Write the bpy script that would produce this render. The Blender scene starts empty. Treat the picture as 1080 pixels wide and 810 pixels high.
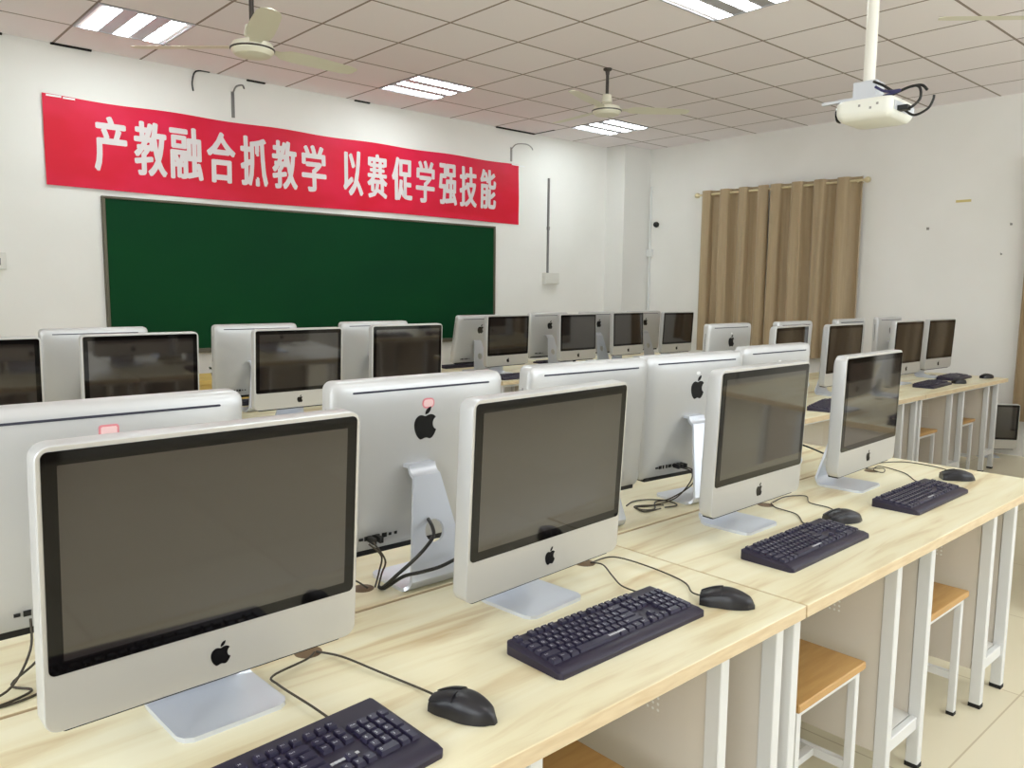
import bpy, bmesh, math, random
from mathutils import Vector, Matrix
random.seed(7)
S = bpy.context.scene
COL = S.collection
R = math.radians

# ------------------------------------------------------------------ camera, world, exposure
cam_d = bpy.data.cameras.new('camera'); cam = bpy.data.objects.new('camera', cam_d); COL.objects.link(cam)
cam_d.sensor_fit = 'HORIZONTAL'; cam_d.sensor_width = 36.0; cam_d.lens = 845.98/1080*36.0
cam_d.clip_start = 0.02; cam_d.clip_end = 60
yaw, pitch, roll = R(42.089), R(6.698), R(0.557)
fw = Vector((math.sin(yaw)*math.cos(pitch), math.cos(yaw)*math.cos(pitch), -math.sin(pitch)))
rt0 = Vector((math.cos(yaw), -math.sin(yaw), 0)); up0 = rt0.cross(fw)
rt = math.cos(roll)*rt0 + math.sin(roll)*up0; up = -math.sin(roll)*rt0 + math.cos(roll)*up0
cam.matrix_world = Matrix(((rt.x, up.x, -fw.x, 0), (rt.y, up.y, -fw.y, 0), (rt.z, up.z, -fw.z, 1.432), (0, 0, 0, 1)))
S.camera = cam
W = bpy.data.worlds.new('world'); S.world = W; W.use_nodes = True
W.node_tree.nodes['Background'].inputs[0].default_value = (0.88, 0.95, 1.0, 1)
W.node_tree.nodes['Background'].inputs[1].default_value = 6.8
S.view_settings.view_transform = 'Standard'; S.view_settings.look = 'None'
S.view_settings.gamma = 1.0; S.view_settings.use_curve_mapping = False
S.view_settings.exposure = -0.10
for k, (a, c) in enumerate(((-1.7, .1), (.7, 2.5))):      # sampling portals for the sky in the added window openings
    ld = bpy.data.lights.new('sky_portal', 'AREA'); ld.shape = 'RECTANGLE'; ld.size = 1.8; ld.size_y = c-a; ld.cycles.is_portal = True
    lo = bpy.data.objects.new('sky_portal', ld); COL.objects.link(lo); lo.location = (-1.99, (a+c)/2, 1.85); lo.rotation_euler = (0, -math.pi/2, 0)
for a, c in ((1.9, 4.1), (4.9, 7.1)):
    ld = bpy.data.lights.new('sky_portal', 'AREA'); ld.shape = 'RECTANGLE'; ld.size = c-a; ld.size_y = 1.5; ld.cycles.is_portal = True
    lo = bpy.data.objects.new('sky_portal', ld); COL.objects.link(lo); lo.location = ((a+c)/2, -2.39, 2.0); lo.rotation_euler = (math.pi/2, 0, 0)
TUBE_POWER = 25.0
try:
    S.cycles.max_bounces = 8; S.cycles.diffuse_bounces = 5; S.cycles.glossy_bounces = 4
    S.cycles.sample_clamp_indirect = 6.0
except Exception: pass

# ------------------------------------------------------------------ materials
def lin(c):
    f = lambda v: v/12.92 if v <= 0.04045 else ((v+0.055)/1.055)**2.4
    return tuple(f(v/255.0) for v in c) + (1.0,)
def mat(name, rgb, rough=0.5, metal=0.0, spec=0.5, emit=0.0, emit_rgb=None, coat=0.0, ior=None):
    m = bpy.data.materials.new(name); m.use_nodes = True
    b = m.node_tree.nodes['Principled BSDF']
    b.inputs['Base Color'].default_value = lin(rgb); b.inputs['Roughness'].default_value = rough
    b.inputs['Metallic'].default_value = metal; b.inputs['Specular IOR Level'].default_value = spec
    if coat: b.inputs['Coat Weight'].default_value = coat; b.inputs['Coat Roughness'].default_value = 0.02
    if ior: b.inputs['IOR'].default_value = ior
    if emit:
        b.inputs['Emission Color'].default_value = lin(emit_rgb or rgb); b.inputs['Emission Strength'].default_value = emit
    return m
def nodes(m): return m.node_tree.nodes, m.node_tree.links, m.node_tree.nodes['Principled BSDF']
def vary(m, rgb2, scale=(1, 1, 1), noise=5.0, detail=3.0, lo=0.35, hi=0.7, bump=0.0, bscale=None, rot=(0, 0, 0)):
    """mottle the base colour between its own and rgb2 with stretched noise"""
    N, L, b = nodes(m)
    tc = N.new('ShaderNodeTexCoord'); mp = N.new('ShaderNodeMapping'); nz = N.new('ShaderNodeTexNoise'); cr = N.new('ShaderNodeValToRGB')
    mp.inputs['Scale'].default_value = scale; mp.inputs['Rotation'].default_value = rot
    nz.inputs['Scale'].default_value = noise; nz.inputs['Detail'].default_value = detail
    cr.color_ramp.elements[0].position = lo; cr.color_ramp.elements[1].position = hi
    cr.color_ramp.elements[0].color = b.inputs['Base Color'].default_value[:]; cr.color_ramp.elements[1].color = lin(rgb2)
    L.new(tc.outputs['Object'], mp.inputs['Vector']); L.new(mp.outputs[0], nz.inputs['Vector'])
    L.new(nz.outputs['Fac'], cr.inputs['Fac']); L.new(cr.outputs['Color'], b.inputs['Base Color'])
    if bump:
        n2 = N.new('ShaderNodeTexNoise'); bp = N.new('ShaderNodeBump')
        n2.inputs['Scale'].default_value = bscale or noise*4; bp.inputs['Strength'].default_value = bump; bp.inputs['Distance'].default_value = 0.01
        L.new(tc.outputs['Object'], n2.inputs['Vector']); L.new(n2.outputs['Fac'], bp.inputs['Height']); L.new(bp.outputs[0], b.inputs['Normal'])
    return m

M = {}
M['wall'] = vary(mat('wall_paint', (243, 241, 236), 0.75, spec=0.25), (238, 236, 230), noise=1.3, bump=0.05, bscale=30)
M['pillar'] = mat('pillar_paint', (232, 230, 225), 0.7, spec=0.25)
M['alu'] = mat('silver_shell', (202, 199, 192), 0.38, metal=0.40)
M['alu_back'] = mat('silver_back_shell', (203, 203, 202), 0.36, metal=0.35)
M['steel'] = mat('silver_stand', (218, 222, 230), 0.34, metal=0.55)
M['glass_black'] = mat('black_border_glass', (12, 10, 9), 0.05, spec=0.5, ior=1.40)
M['lcd'] = mat('switched_off_display', (38, 32, 29), 0.05, spec=0.5, ior=1.90)
M['black'] = mat('black_plastic', (14, 14, 15), 0.45)
M['logo'] = mat('black_emblem', (10, 10, 11), 0.22)
M['slot'] = mat('dark_slot', (52, 52, 66), 0.6)
M['kb'] = mat('keyboard_plastic', (37, 30, 50), 0.42)
M['key'] = mat('key_plastic', (40, 35, 58), 0.38)
M['legend'] = mat('key_print', (196, 196, 200), 0.6)
M['mouse'] = mat('mouse_plastic', (30, 28, 32), 0.36)
M['cable'] = mat('black_cable', (26, 24, 22), 0.5)
M['cable_brown'] = mat('thin_cable', (58, 50, 36), 0.5)
M['white_metal'] = mat('white_enamel_steel', (226, 226, 224), 0.4)
M['grey_panel'] = mat('white_steel_panel', (232, 230, 224), 0.5)
M['foot'] = mat('black_rubber', (22, 22, 22), 0.7)
M['stool_wood'] = vary(mat('honey_wood', (200, 158, 98), 0.45), (184, 140, 82), scale=(1.5, 14, 6), noise=3, detail=5)
M['edge'] = vary(mat('desk_edge_band', (224, 204, 168), 0.5), (210, 186, 148), scale=(4, 4, 30), noise=3)
M['grommet'] = mat('brown_grommet', (112, 88, 58), 0.5)
M['grommet_hole'] = mat('dark_hole', (26, 20, 14), 0.8)
M['banner'] = vary(mat('red_banner_cloth', (212, 14, 46), 0.5, spec=0.3), (226, 32, 76), scale=(0.7, 1, 1.2), noise=1.6, lo=0.4, hi=0.66, bump=0.25, bscale=5)
M['banner_text'] = mat('banner_lettering', (224, 216, 216), 0.6)
M['board'] = vary(mat('green_board', (5, 66, 31), 0.6, spec=0.12), (4, 52, 31), scale=(0.5, 1, 0.8), noise=1.2, lo=0.3, hi=0.75)
M['board_frame'] = mat('board_frame', (98, 92, 76), 0.45, metal=0.3)
M['fan'] = mat('cream_fan', (232, 228, 208), 0.4)
M['fan_rod'] = mat('dark_rod', (74, 68, 64), 0.45, metal=0.4)
M['proj'] = mat('cream_projector', (238, 237, 226), 0.45)
M['proj_pole'] = mat('white_pole', (236, 233, 222), 0.35)
M['lens'] = mat('dark_lens', (20, 20, 26), 0.08)
M['plate'] = mat('zinc_plate', (206, 208, 212), 0.45, metal=0.2)
M['blue_cable'] = mat('blue_cable', (54, 52, 96), 0.5)
M['rod'] = mat('curtain_rod', (222, 208, 168), 0.35, metal=0.2)
M['socket'] = mat('white_switch', (226, 224, 216), 0.45)
M['conduit'] = mat('grey_conduit', (122, 120, 118), 0.5)
M['conduit_white'] = mat('white_conduit', (228, 228, 226), 0.45)
M['tube'] = mat('lit_tube', (255, 255, 255), 0.4, emit=TUBE_POWER, emit_rgb=(238, 250, 252))
M['louvre'] = mat('light_louvre', (196, 196, 204), 0.35, metal=0.4)
M['sticker_pink'] = mat('pink_sticker', (244, 206, 206), 0.6)
M['sticker_edge'] = mat('red_sticker_border', (226, 140, 148), 0.6)
M['plain_white'] = mat('plain_white_finish', (244, 244, 244), 0.5)
M['gap'] = mat('dark_gap', (22, 20, 18), 0.9)
M['tape'] = mat('old_tape', (214, 196, 128), 0.6)
M['screw'] = mat('wall_screw', (150, 146, 140), 0.5)
M['podium'] = vary(mat('yellow_wood', (226, 196, 116), 0.5), (212, 178, 96), scale=(1, 8, 8), noise=3)
M['leaf'] = mat('dark_green_leaf', (36, 52, 34), 0.5)
M['door'] = vary(mat('added_dark_door', (58, 40, 28), 0.5), (46, 32, 22), scale=(10, 10, 1), noise=3)

# birch laminate with pale brown streaks along the desk
m = mat('birch_laminate', (236, 227, 194), 0.36, spec=0.4); M['wood'] = m
N, L, b = nodes(m)
tc = N.new('ShaderNodeTexCoord'); mp = N.new('ShaderNodeMapping'); mp.inputs['Scale'].default_value = (0.9, 9, 9)
n1 = N.new('ShaderNodeTexNoise'); n1.inputs['Scale'].default_value = 1.9; n1.inputs['Detail'].default_value = 5; n1.inputs['Distortion'].default_value = 0.7
cr = N.new('ShaderNodeValToRGB'); e = cr.color_ramp.elements
e[0].position = 0.36; e[0].color = lin((238, 231, 200)); e[1].position = 0.70; e[1].color = lin((208, 186, 142))
x = e.new(0.54); x.color = lin((232, 222, 186))
oi = N.new('ShaderNodeObjectInfo'); ad = N.new('ShaderNodeVectorMath'); sc = N.new('ShaderNodeVectorMath'); sc.operation = 'SCALE'; sc.inputs['Scale'].default_value = 1.7
L.new(oi.outputs['Location'], sc.inputs[0]); L.new(tc.outputs['Object'], ad.inputs[0]); L.new(sc.outputs[0], ad.inputs[1])
L.new(ad.outputs[0], mp.inputs['Vector']); L.new(mp.outputs[0], n1.inputs['Vector']); L.new(n1.outputs['Fac'], cr.inputs['Fac']); L.new(cr.outputs['Color'], b.inputs['Base Color'])

# ceiling tiles: 0.603 m mineral-fibre grid
CX, CY, CS = 3.977, 3.770, 0.603
m = mat('ceiling_tiles', (206, 196, 190), 0.85, spec=0.2); M['ceiling'] = m
N, L, b = nodes(m)
def math_node(op, a=None, bv=None, N=N, L=L):
    n = N.new('ShaderNodeMath'); n.operation = op
    for i, v in enumerate((a, bv)):
        if v is None: continue
        if isinstance(v, (int, float)): n.inputs[i].default_value = v
        else: L.new(v, n.inputs[i])
    return n.outputs[0]
tc = N.new('ShaderNodeTexCoord'); sx = N.new('ShaderNodeSeparateXYZ'); L.new(tc.outputs['Object'], sx.inputs[0])
line = None; cells = []
for out, o in ((sx.outputs[0], CX), (sx.outputs[1], CY)):
    u = math_node('DIVIDE', math_node('SUBTRACT', out, o), CS)
    cells.append(math_node('FLOOR', u))
    d = math_node('ABSOLUTE', math_node('SUBTRACT', math_node('FRACT', math_node('ADD', u, 0.5)), 0.5))
    l_ = math_node('LESS_THAN', d, 0.0145)
    line = l_ if line is None else math_node('MAXIMUM', line, l_)
cv = N.new('ShaderNodeCombineXYZ'); L.new(cells[0], cv.inputs[0]); L.new(cells[1], cv.inputs[1])
wn = N.new('ShaderNodeTexWhiteNoise'); wn.noise_dimensions = '2D'; L.new(cv.outputs[0], wn.inputs['Vector'])
tr = N.new('ShaderNodeValToRGB'); tr.color_ramp.elements[0].color = lin((252, 246, 248)); tr.color_ramp.elements[1].color = lin((246, 238, 240))
L.new(wn.outputs['Value'], tr.inputs['Fac'])
mx = N.new('ShaderNodeMix'); mx.data_type = 'RGBA'; mx.inputs[7].default_value = lin((156, 142, 134))
L.new(line, mx.inputs[0]); L.new(tr.outputs['Color'], mx.inputs[6]); L.new(mx.outputs[2], b.inputs['Base Color'])

# floor: big pale polished tiles
m = mat('floor_tiles', (226, 216, 188), 0.28, spec=0.5); M['floor'] = m
N, L, b = nodes(m)
tc = N.new('ShaderNodeTexCoord'); br = N.new('ShaderNodeTexBrick'); br.offset = 0.0
br.inputs['Scale'].default_value = 1.0; br.inputs['Brick Width'].default_value = 0.8; br.inputs['Row Height'].default_value = 0.8
br.inputs['Mortar Size'].default_value = 0.003; br.inputs['Color1'].default_value = lin((228, 219, 192)); br.inputs['Color2'].default_value = lin((223, 213, 185)); br.inputs['Mortar'].default_value = lin((196, 182, 150))
L.new(tc.outputs['Object'], br.inputs['Vector']); L.new(br.outputs['Color'], b.inputs['Base Color'])

# perforated side panels: light through holes near the top painted as pale dots
def perforated(name, rgb):
    m = mat(name, rgb, 0.5)
    N, L, b = nodes(m)
    mn = lambda op, a=None, bv=None: math_node(op, a, bv, N, L)
    tc = N.new('ShaderNodeTexCoord'); sx = N.new('ShaderNodeSeparateXYZ'); L.new(tc.outputs['Object'], sx.inputs[0])
    y, z = sx.outputs[1], sx.outputs[2]
    fy = mn('SUBTRACT', mn('FRACT', mn('DIVIDE', y, 0.014)), 0.5); fz = mn('SUBTRACT', mn('FRACT', mn('DIVIDE', z, 0.014)), 0.5)
    r2 = mn('ADD', mn('MULTIPLY', fy, fy), mn('MULTIPLY', fz, fz))
    hole = mn('LESS_THAN', r2, 0.06)
    box = None
    for v, lo, hi in ((y, -0.13, 0.03), (z, 0.50, 0.62)):
        a = mn('MULTIPLY', mn('GREATER_THAN', v, lo), mn('LESS_THAN', v, hi)); box = a if box is None else mn('MULTIPLY', box, a)
    f = mn('MULTIPLY', hole, box)
    mx = N.new('ShaderNodeMix'); mx.data_type = 'RGBA'; mx.inputs[6].default_value = lin(rgb); mx.inputs[7].default_value = lin((252, 250, 244))
    L.new(f, mx.inputs[0]); L.new(mx.outputs[2], b.inputs['Base Color'])
    return m
M['perf'] = perforated('perforated_steel', (226, 217, 204))

# tan curtain cloth with vertical streaks, paler and darker in colour
m = mat('tan_curtain_cloth', (172, 150, 116), 0.5, spec=0.4); M['curtain'] = m
N, L, b = nodes(m); b.inputs['Sheen Weight'].default_value = 0.4
tc = N.new('ShaderNodeTexCoord'); mp = N.new('ShaderNodeMapping'); mp.inputs['Scale'].default_value = (60, 60, 0.6)
nz = N.new('ShaderNodeTexNoise'); nz.inputs['Scale'].default_value = 1.0; cr = N.new('ShaderNodeValToRGB')
cr.color_ramp.elements[0].color = lin((160, 138, 104)); cr.color_ramp.elements[1].color = lin((184, 162, 128))
L.new(tc.outputs['Object'], mp.inputs['Vector']); L.new(mp.outputs[0], nz.inputs['Vector']); L.new(nz.outputs['Fac'], cr.inputs['Fac']); L.new(cr.outputs['Color'], b.inputs['Base Color'])

# ------------------------------------------------------------------ object helpers
def obj(name, bm_or_mesh, mats, parent=None, smooth=None, loc=None):
    """one linked mesh object; smooth = angle in degrees for soft shading"""
    if isinstance(bm_or_mesh, bmesh.types.BMesh):
        bm = bm_or_mesh
        bmesh.ops.recalc_face_normals(bm, faces=bm.faces[:])
        if smooth is not None:
            for f in bm.faces: f.smooth = True
            for ed in bm.edges:
                if len(ed.link_faces) == 2 and ed.calc_face_angle(0.0) > R(smooth): ed.smooth = False
        me = bpy.data.meshes.new(name); bm.to_mesh(me); bm.free()
    else: me = bm_or_mesh
    o = bpy.data.objects.new(name, me); COL.objects.link(o)
    for mm in (mats if isinstance(mats, (list, tuple)) else [mats]):
        me.materials.append(M[mm] if isinstance(mm, str) else mm)
    if parent is not None: o.parent = parent
    if loc is not None: o.location = loc
    return o
def tag(o, label, cat, group=None, kind=None):
    if label: o['label'] = label
    if cat: o['category'] = cat
    if group: o['group'] = group
    if kind: o['kind'] = kind
    return o
def thing(name, label, cat, loc=(0, 0, 0), rz=0.0, group=None):
    o = bpy.data.objects.new(name, None); COL.objects.link(o); o.empty_display_size = 0.05
    o.location = loc; o.rotation_euler = (0, 0, rz)
    return tag(o, label, cat, group)
def copy_tree(o, parent=None):
    c = o.copy(); COL.objects.link(c)
    if parent is not None: c.parent = parent
    for ch in list(o.children):
        if not ch.name.startswith(('cable.', 'power_cord')) and ch.name != 'cable': copy_tree(ch, c)
    return c
def dup(o, loc, rz, label, group=None):
    c = copy_tree(o); c.location = loc; c.rotation_euler = (0, 0, rz); c['label'] = label
    if group: c['group'] = group
    return c
def struct(name, bm, mm, smooth=None):
    o = obj(name, bm, mm, smooth=smooth); o['kind'] = 'structure'; return o
def BM(): return bmesh.new()
def box(bm, lo, hi, bev=0.0, seg=2, mi=0):
    x0, y0, z0 = lo; x1, y1, z1 = hi
    vs = [bm.verts.new(p) for p in ((x0, y0, z0), (x1, y0, z0), (x1, y1, z0), (x0, y1, z0), (x0, y0, z1), (x1, y0, z1), (x1, y1, z1), (x0, y1, z1))]
    fs = [bm.faces.new([vs[i] for i in q]) for q in ((3, 2, 1, 0), (4, 5, 6, 7), (0, 1, 5, 4), (1, 2, 6, 5), (2, 3, 7, 6), (3, 0, 4, 7))]
    for f in fs: f.material_index = mi
    if bev:
        ed = list({e for f in fs for e in f.edges})
        r = bmesh.ops.bevel(bm, geom=ed, offset=bev, segments=seg, profile=0.5, affect='EDGES')
        for f in r['faces']: f.material_index = mi
    return bm
def rrect(w, h, r, n=5, cx=0.0, cy=0.0):
    """closed rounded-rectangle outline in 2D"""
    pts = []
    for sx, sy, a0 in ((1, 1, 0), (-1, 1, 90), (-1, -1, 180), (1, -1, 270)):
        for k in range(n+1):
            a = R(a0 + 90.0*k/n); pts.append((cx + sx*(w/2-r) + r*math.cos(a), cy + sy*(h/2-r) + r*math.sin(a)))
    return pts
def loft(bm, rings, cap0=True, cap1=True, closed=True, mi=0):
    vr = [[bm.verts.new(p) for p in r] for r in rings]
    n = len(vr[0])
    for a, c in zip(vr, vr[1:]):
        for i in range(n if closed else n-1):
            j = (i+1) % n
            f = bm.faces.new((a[i], a[j], c[j], c[i])); f.material_index = mi
    if cap0: bm.faces.new(vr[0][::-1]).material_index = mi
    if cap1: bm.faces.new(vr[-1]).material_index = mi
    return vr
def slab(bm, pts, lo, hi, axis='z', mi=0):
    """extrude a 2D outline between lo and hi along an axis"""
    f = {'z': lambda p, t: (p[0], p[1], t), 'y': lambda p, t: (p[0], t, p[1]), 'x': lambda p, t: (t, p[0], p[1])}[axis]
    return loft(bm, [[f(p, lo) for p in pts], [f(p, hi) for p in pts]], mi=mi)
def spline(pts, n=8):
    P = [Vector(p) for p in pts]; out = []
    for i in range(len(P)-1):
        p0 = P[max(i-1, 0)]; p1 = P[i]; p2 = P[i+1]; p3 = P[min(i+2, len(P)-1)]
        for k in range(n):
            t = k/n
            out.append(0.5*((2*p1)+(p2-p0)*t+(2*p0-5*p1+4*p2-p3)*t*t+(3*p1-p0-3*p2+p3)*t*t*t))
    out.append(P[-1]); return out
def tube(bm, pts, r, n=8, smooth=True, sub=6, mi=0):
    P = spline(pts, sub) if smooth else [Vector(p) for p in pts]
    rings = []; ref = Vector((0, 0, 1)); prev = None
    for i, p in enumerate(P):
        t = (P[min(i+1, len(P)-1)]-P[max(i-1, 0)]).normalized()
        if prev is None:
            u = t.cross(ref)
            if u.length < 1e-3: u = t.cross(Vector((1, 0, 0)))
        else: u = prev - t*prev.dot(t)
        u.normalize(); v = t.cross(u); prev = u
        rings.append([p + r*(math.cos(2*math.pi*k/n)*u + math.sin(2*math.pi*k/n)*v) for k in range(n)])
    loft(bm, rings, mi=mi); return bm
def lathe(bm, prof, n=24, c=(0, 0, 0), mi=0):
    rings = [[(c[0]+r*math.cos(2*math.pi*k/n), c[1]+r*math.sin(2*math.pi*k/n), c[2]+z) for k in range(n)] for r, z in prof]
    loft(bm, rings, mi=mi); return bm

# ------------------------------------------------------------------ room shell
XR, YF, ZC, XL, YB = 8.09, 6.72, 3.17, -1.9, -2.3
bm = BM(); box(bm, (XL-.1, YB-.1, -.1), (XR+.1, YF+.1, 0)); struct('floor', bm, 'floor')
bm = BM(); box(bm, (XL-.1, YB-.1, ZC), (XR+.1, YF+.1, ZC+.1)); struct('ceiling', bm, 'ceiling')
bm = BM(); box(bm, (XL-.1, YF, 0), (XR+.1, YF+.1, ZC)); struct('wall_front', bm, 'wall')
bm = BM(); box(bm, (XR, YB-.1, 0), (XR+.1, YF, ZC)); struct('wall_right', bm, 'wall')
ADDED_WIN = [(-1.7, .1), (.7, 2.5)]                          # unseen windows, added in this wall to brighten the room
bm = BM(); box(bm, (XL-.1, YB-.1, 0), (XL, YF, .95)); box(bm, (XL-.1, YB-.1, 2.75), (XL, YF, ZC))
ye = YB-.1
for a, c in ADDED_WIN+[(YF, YF)]:
    box(bm, (XL-.1, ye, .95), (XL, a, 2.75)); ye = c
struct('wall_left', bm, 'wall')
for k, (a, c) in enumerate(ADDED_WIN):
    bm = BM()
    for y_ in (a, (a+c)/2-.025, c-.05): box(bm, (XL-.07, y_, .95), (XL-.02, y_+.05, 2.75))
    for z_ in (.95, 2.2, 2.70): box(bm, (XL-.07, a, z_), (XL-.02, c, z_+.05))
    struct('added_window_%d' % (k+1), bm, 'white_metal')
ADDED_BWIN = [(1.9, 4.1), (4.9, 7.1)]  # unseen back wall windows, added for more daylight in the room
bm = BM(); box(bm, (XL, YB-.1, 0), (XR, YB, 1.25)); box(bm, (XL, YB-.1, 2.75), (XR, YB, ZC)); xe = XL
for a, c in ADDED_BWIN+[(XR, XR)]:
    box(bm, (xe, YB-.1, 1.25), (a, YB, 2.75)); xe = c
struct('wall_back', bm, 'wall')
for k, (a, c) in enumerate(ADDED_BWIN):
    bm = BM()
    for x_ in (a, (a+c)/2-.025, c-.05): box(bm, (x_, YB-.07, 1.25), (x_+.05, YB-.02, 2.75))
    for z_ in (1.25, 2.70): box(bm, (a, YB-.07, z_), (c, YB-.02, z_+.05))
    struct('added_window_%d' % (k+3), bm, 'white_metal')
bm = BM(); box(bm, (7.60, 6.43, 0), (XR, YF, ZC)); struct('trim_1', bm, 'pillar')          # the boxed-in column in the corner
# slits where ceiling tiles have slipped at the wall
bm = BM()
for a, c in (((5.80, 6.695), (6.36, 6.722)), ((1.55, 6.70), (1.82, 6.722)), ((3.02, 6.70), (3.18, 6.722)), ((4.06, 6.70), (4.22, 6.722)), ((.75, 6.70), (1.25, 6.722))):
    box(bm, (a[0], a[1], ZC-.012), (c[0], c[1], ZC+.002))
box(bm, (6.36, 6.40, ZC-.006), (6.375, 6.72, ZC+.002))
struct('trim_2', bm, 'gap')
bm = BM(); box(bm, (.35, YB-.02, 0), (1.25, YB+.03, 2.1)); box(bm, (.42, YB+.03, .1), (1.18, YB+.04, 2.03))  # unseen door, added for a dark strip mirrored in the largest screen
d = struct('added_door_1', bm, 'door')

# ------------------------------------------------------------------ ceiling lights (the room's own lamps)
def make_light(label, x, y, turned):
    t = thing('ceiling_light', label, 'ceiling light', (x, y, ZC), R(90) if turned else 0, 'recessed tube lights in the ceiling')
    bm = BM(); h = .2985
    for lo, hi in (((-h, -h), (h, -h+.014)), ((-h, h-.014), (h, h)), ((-h, -h+.014), (-h+.014, h-.014)), ((h-.014, -h+.014), (h, h-.014))):
        box(bm, (lo[0], lo[1], -.008), (hi[0], hi[1], .004))
    obj('frame', bm, 'louvre', t)
    bm = BM()
    for yc in (-.1, .1): box(bm, (-h+.014, yc-.048, -.005), (h-.014, yc+.048, .003))
    obj('louvre', bm, 'louvre', t)
    for k in (-1, 0, 1):
        bm = BM(); box(bm, (-h+.016, k*.2-.046, -.006), (h-.016, k*.2+.046, .002)); obj('tube', bm, 'tube', t)
    return t
gx = lambda k: CX + CS*(k+.5)
gy = lambda k: CY + CS*(k+.5)
make_light('ceiling tube light over the banner\'s first character, tubes running towards the wall', gx(-4), gy(3), True)
make_light('ceiling tube light above the middle of the red banner', gx(0), gy(3), False)
make_light('ceiling tube light nearest the corner column, behind a fan', gx(4), gy(3), False)
make_light('large bright tube light cut by the top frame edge beside the projector pole', gx(0), gy(-2), False)
for x_, y_, w_ in ((gx(-4), gy(-2), 'ceiling tube light over the pupils\' desks beyond the picture, by the near wall'), (gx(-4), gy(-7), 'ceiling tube light behind the photographer, above the added back wall door'),
               (gx(0), gy(-7), 'ceiling tube light behind the photographer, middle of its row'), (gx(4), gy(-7), 'ceiling tube light behind the photographer, by the window wall')):
    make_light(w_, x_, y_, False)

# ------------------------------------------------------------------ emblem outline from cubic curves
def bez(p0, p1, p2, p3, n=6):
    return [tuple((1-t)**3*p0[i]+3*(1-t)**2*t*p1[i]+3*(1-t)*t*t*p2[i]+t**3*p3[i] for i in (0, 1)) for t in [k/n for k in range(n)]]
def rel_path(start, segs):
    p = start; out = []
    for s in segs:
        a, c, e_ = [(p[0]+s[i], p[1]+s[i+1]) for i in (0, 2, 4)]
        out += bez(p, a, c, e_); p = e_
    return out
EMB_BODY = rel_path((12.152, 6.896), [(-.948, 0, -2.415, -1.078, -3.96, -1.04), (-2.04, .027, -3.91, 1.183, -4.961, 3.014), (-2.117, 3.675, -.546, 9.103, 1.519, 12.09),
    (1.013, 1.454, 2.208, 3.09, 3.792, 3.039), (1.52, -.065, 2.09, -.987, 3.935, -.987), (1.831, 0, 2.35, .987, 3.96, .948), (1.637, -.026, 2.676, -1.48, 3.676, -2.948),
    (1.156, -1.688, 1.636, -3.325, 1.662, -3.415), (-.039, -.013, -3.182, -1.221, -3.22, -4.857), (-.026, -3.04, 2.48, -4.494, 2.597, -4.559), (-1.429, -2.09, -3.623, -2.324, -4.39, -2.376), (-2, -.156, -3.675, 1.09, -4.61, 1.09)])
EMB_LEAF = rel_path((15.53, 3.83), [(.843, -1.012, 1.4, -2.427, 1.245, -3.83), (-1.207, .052, -2.662, .805, -3.532, 1.818), (-.78, .896, -1.454, 2.338, -1.273, 3.714), (1.338, .104, 2.715, -.688, 3.559, -1.701)])
def emblem(bm, h, cz, y0, y1, mirror):
    k = h/24.0; s = -1 if mirror else 1
    for P in (EMB_BODY, EMB_LEAF):
        slab(bm, [(s*(px-12)*k, cz-(py-12)*k) for px, py in P], y0, y1, 'y')

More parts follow.
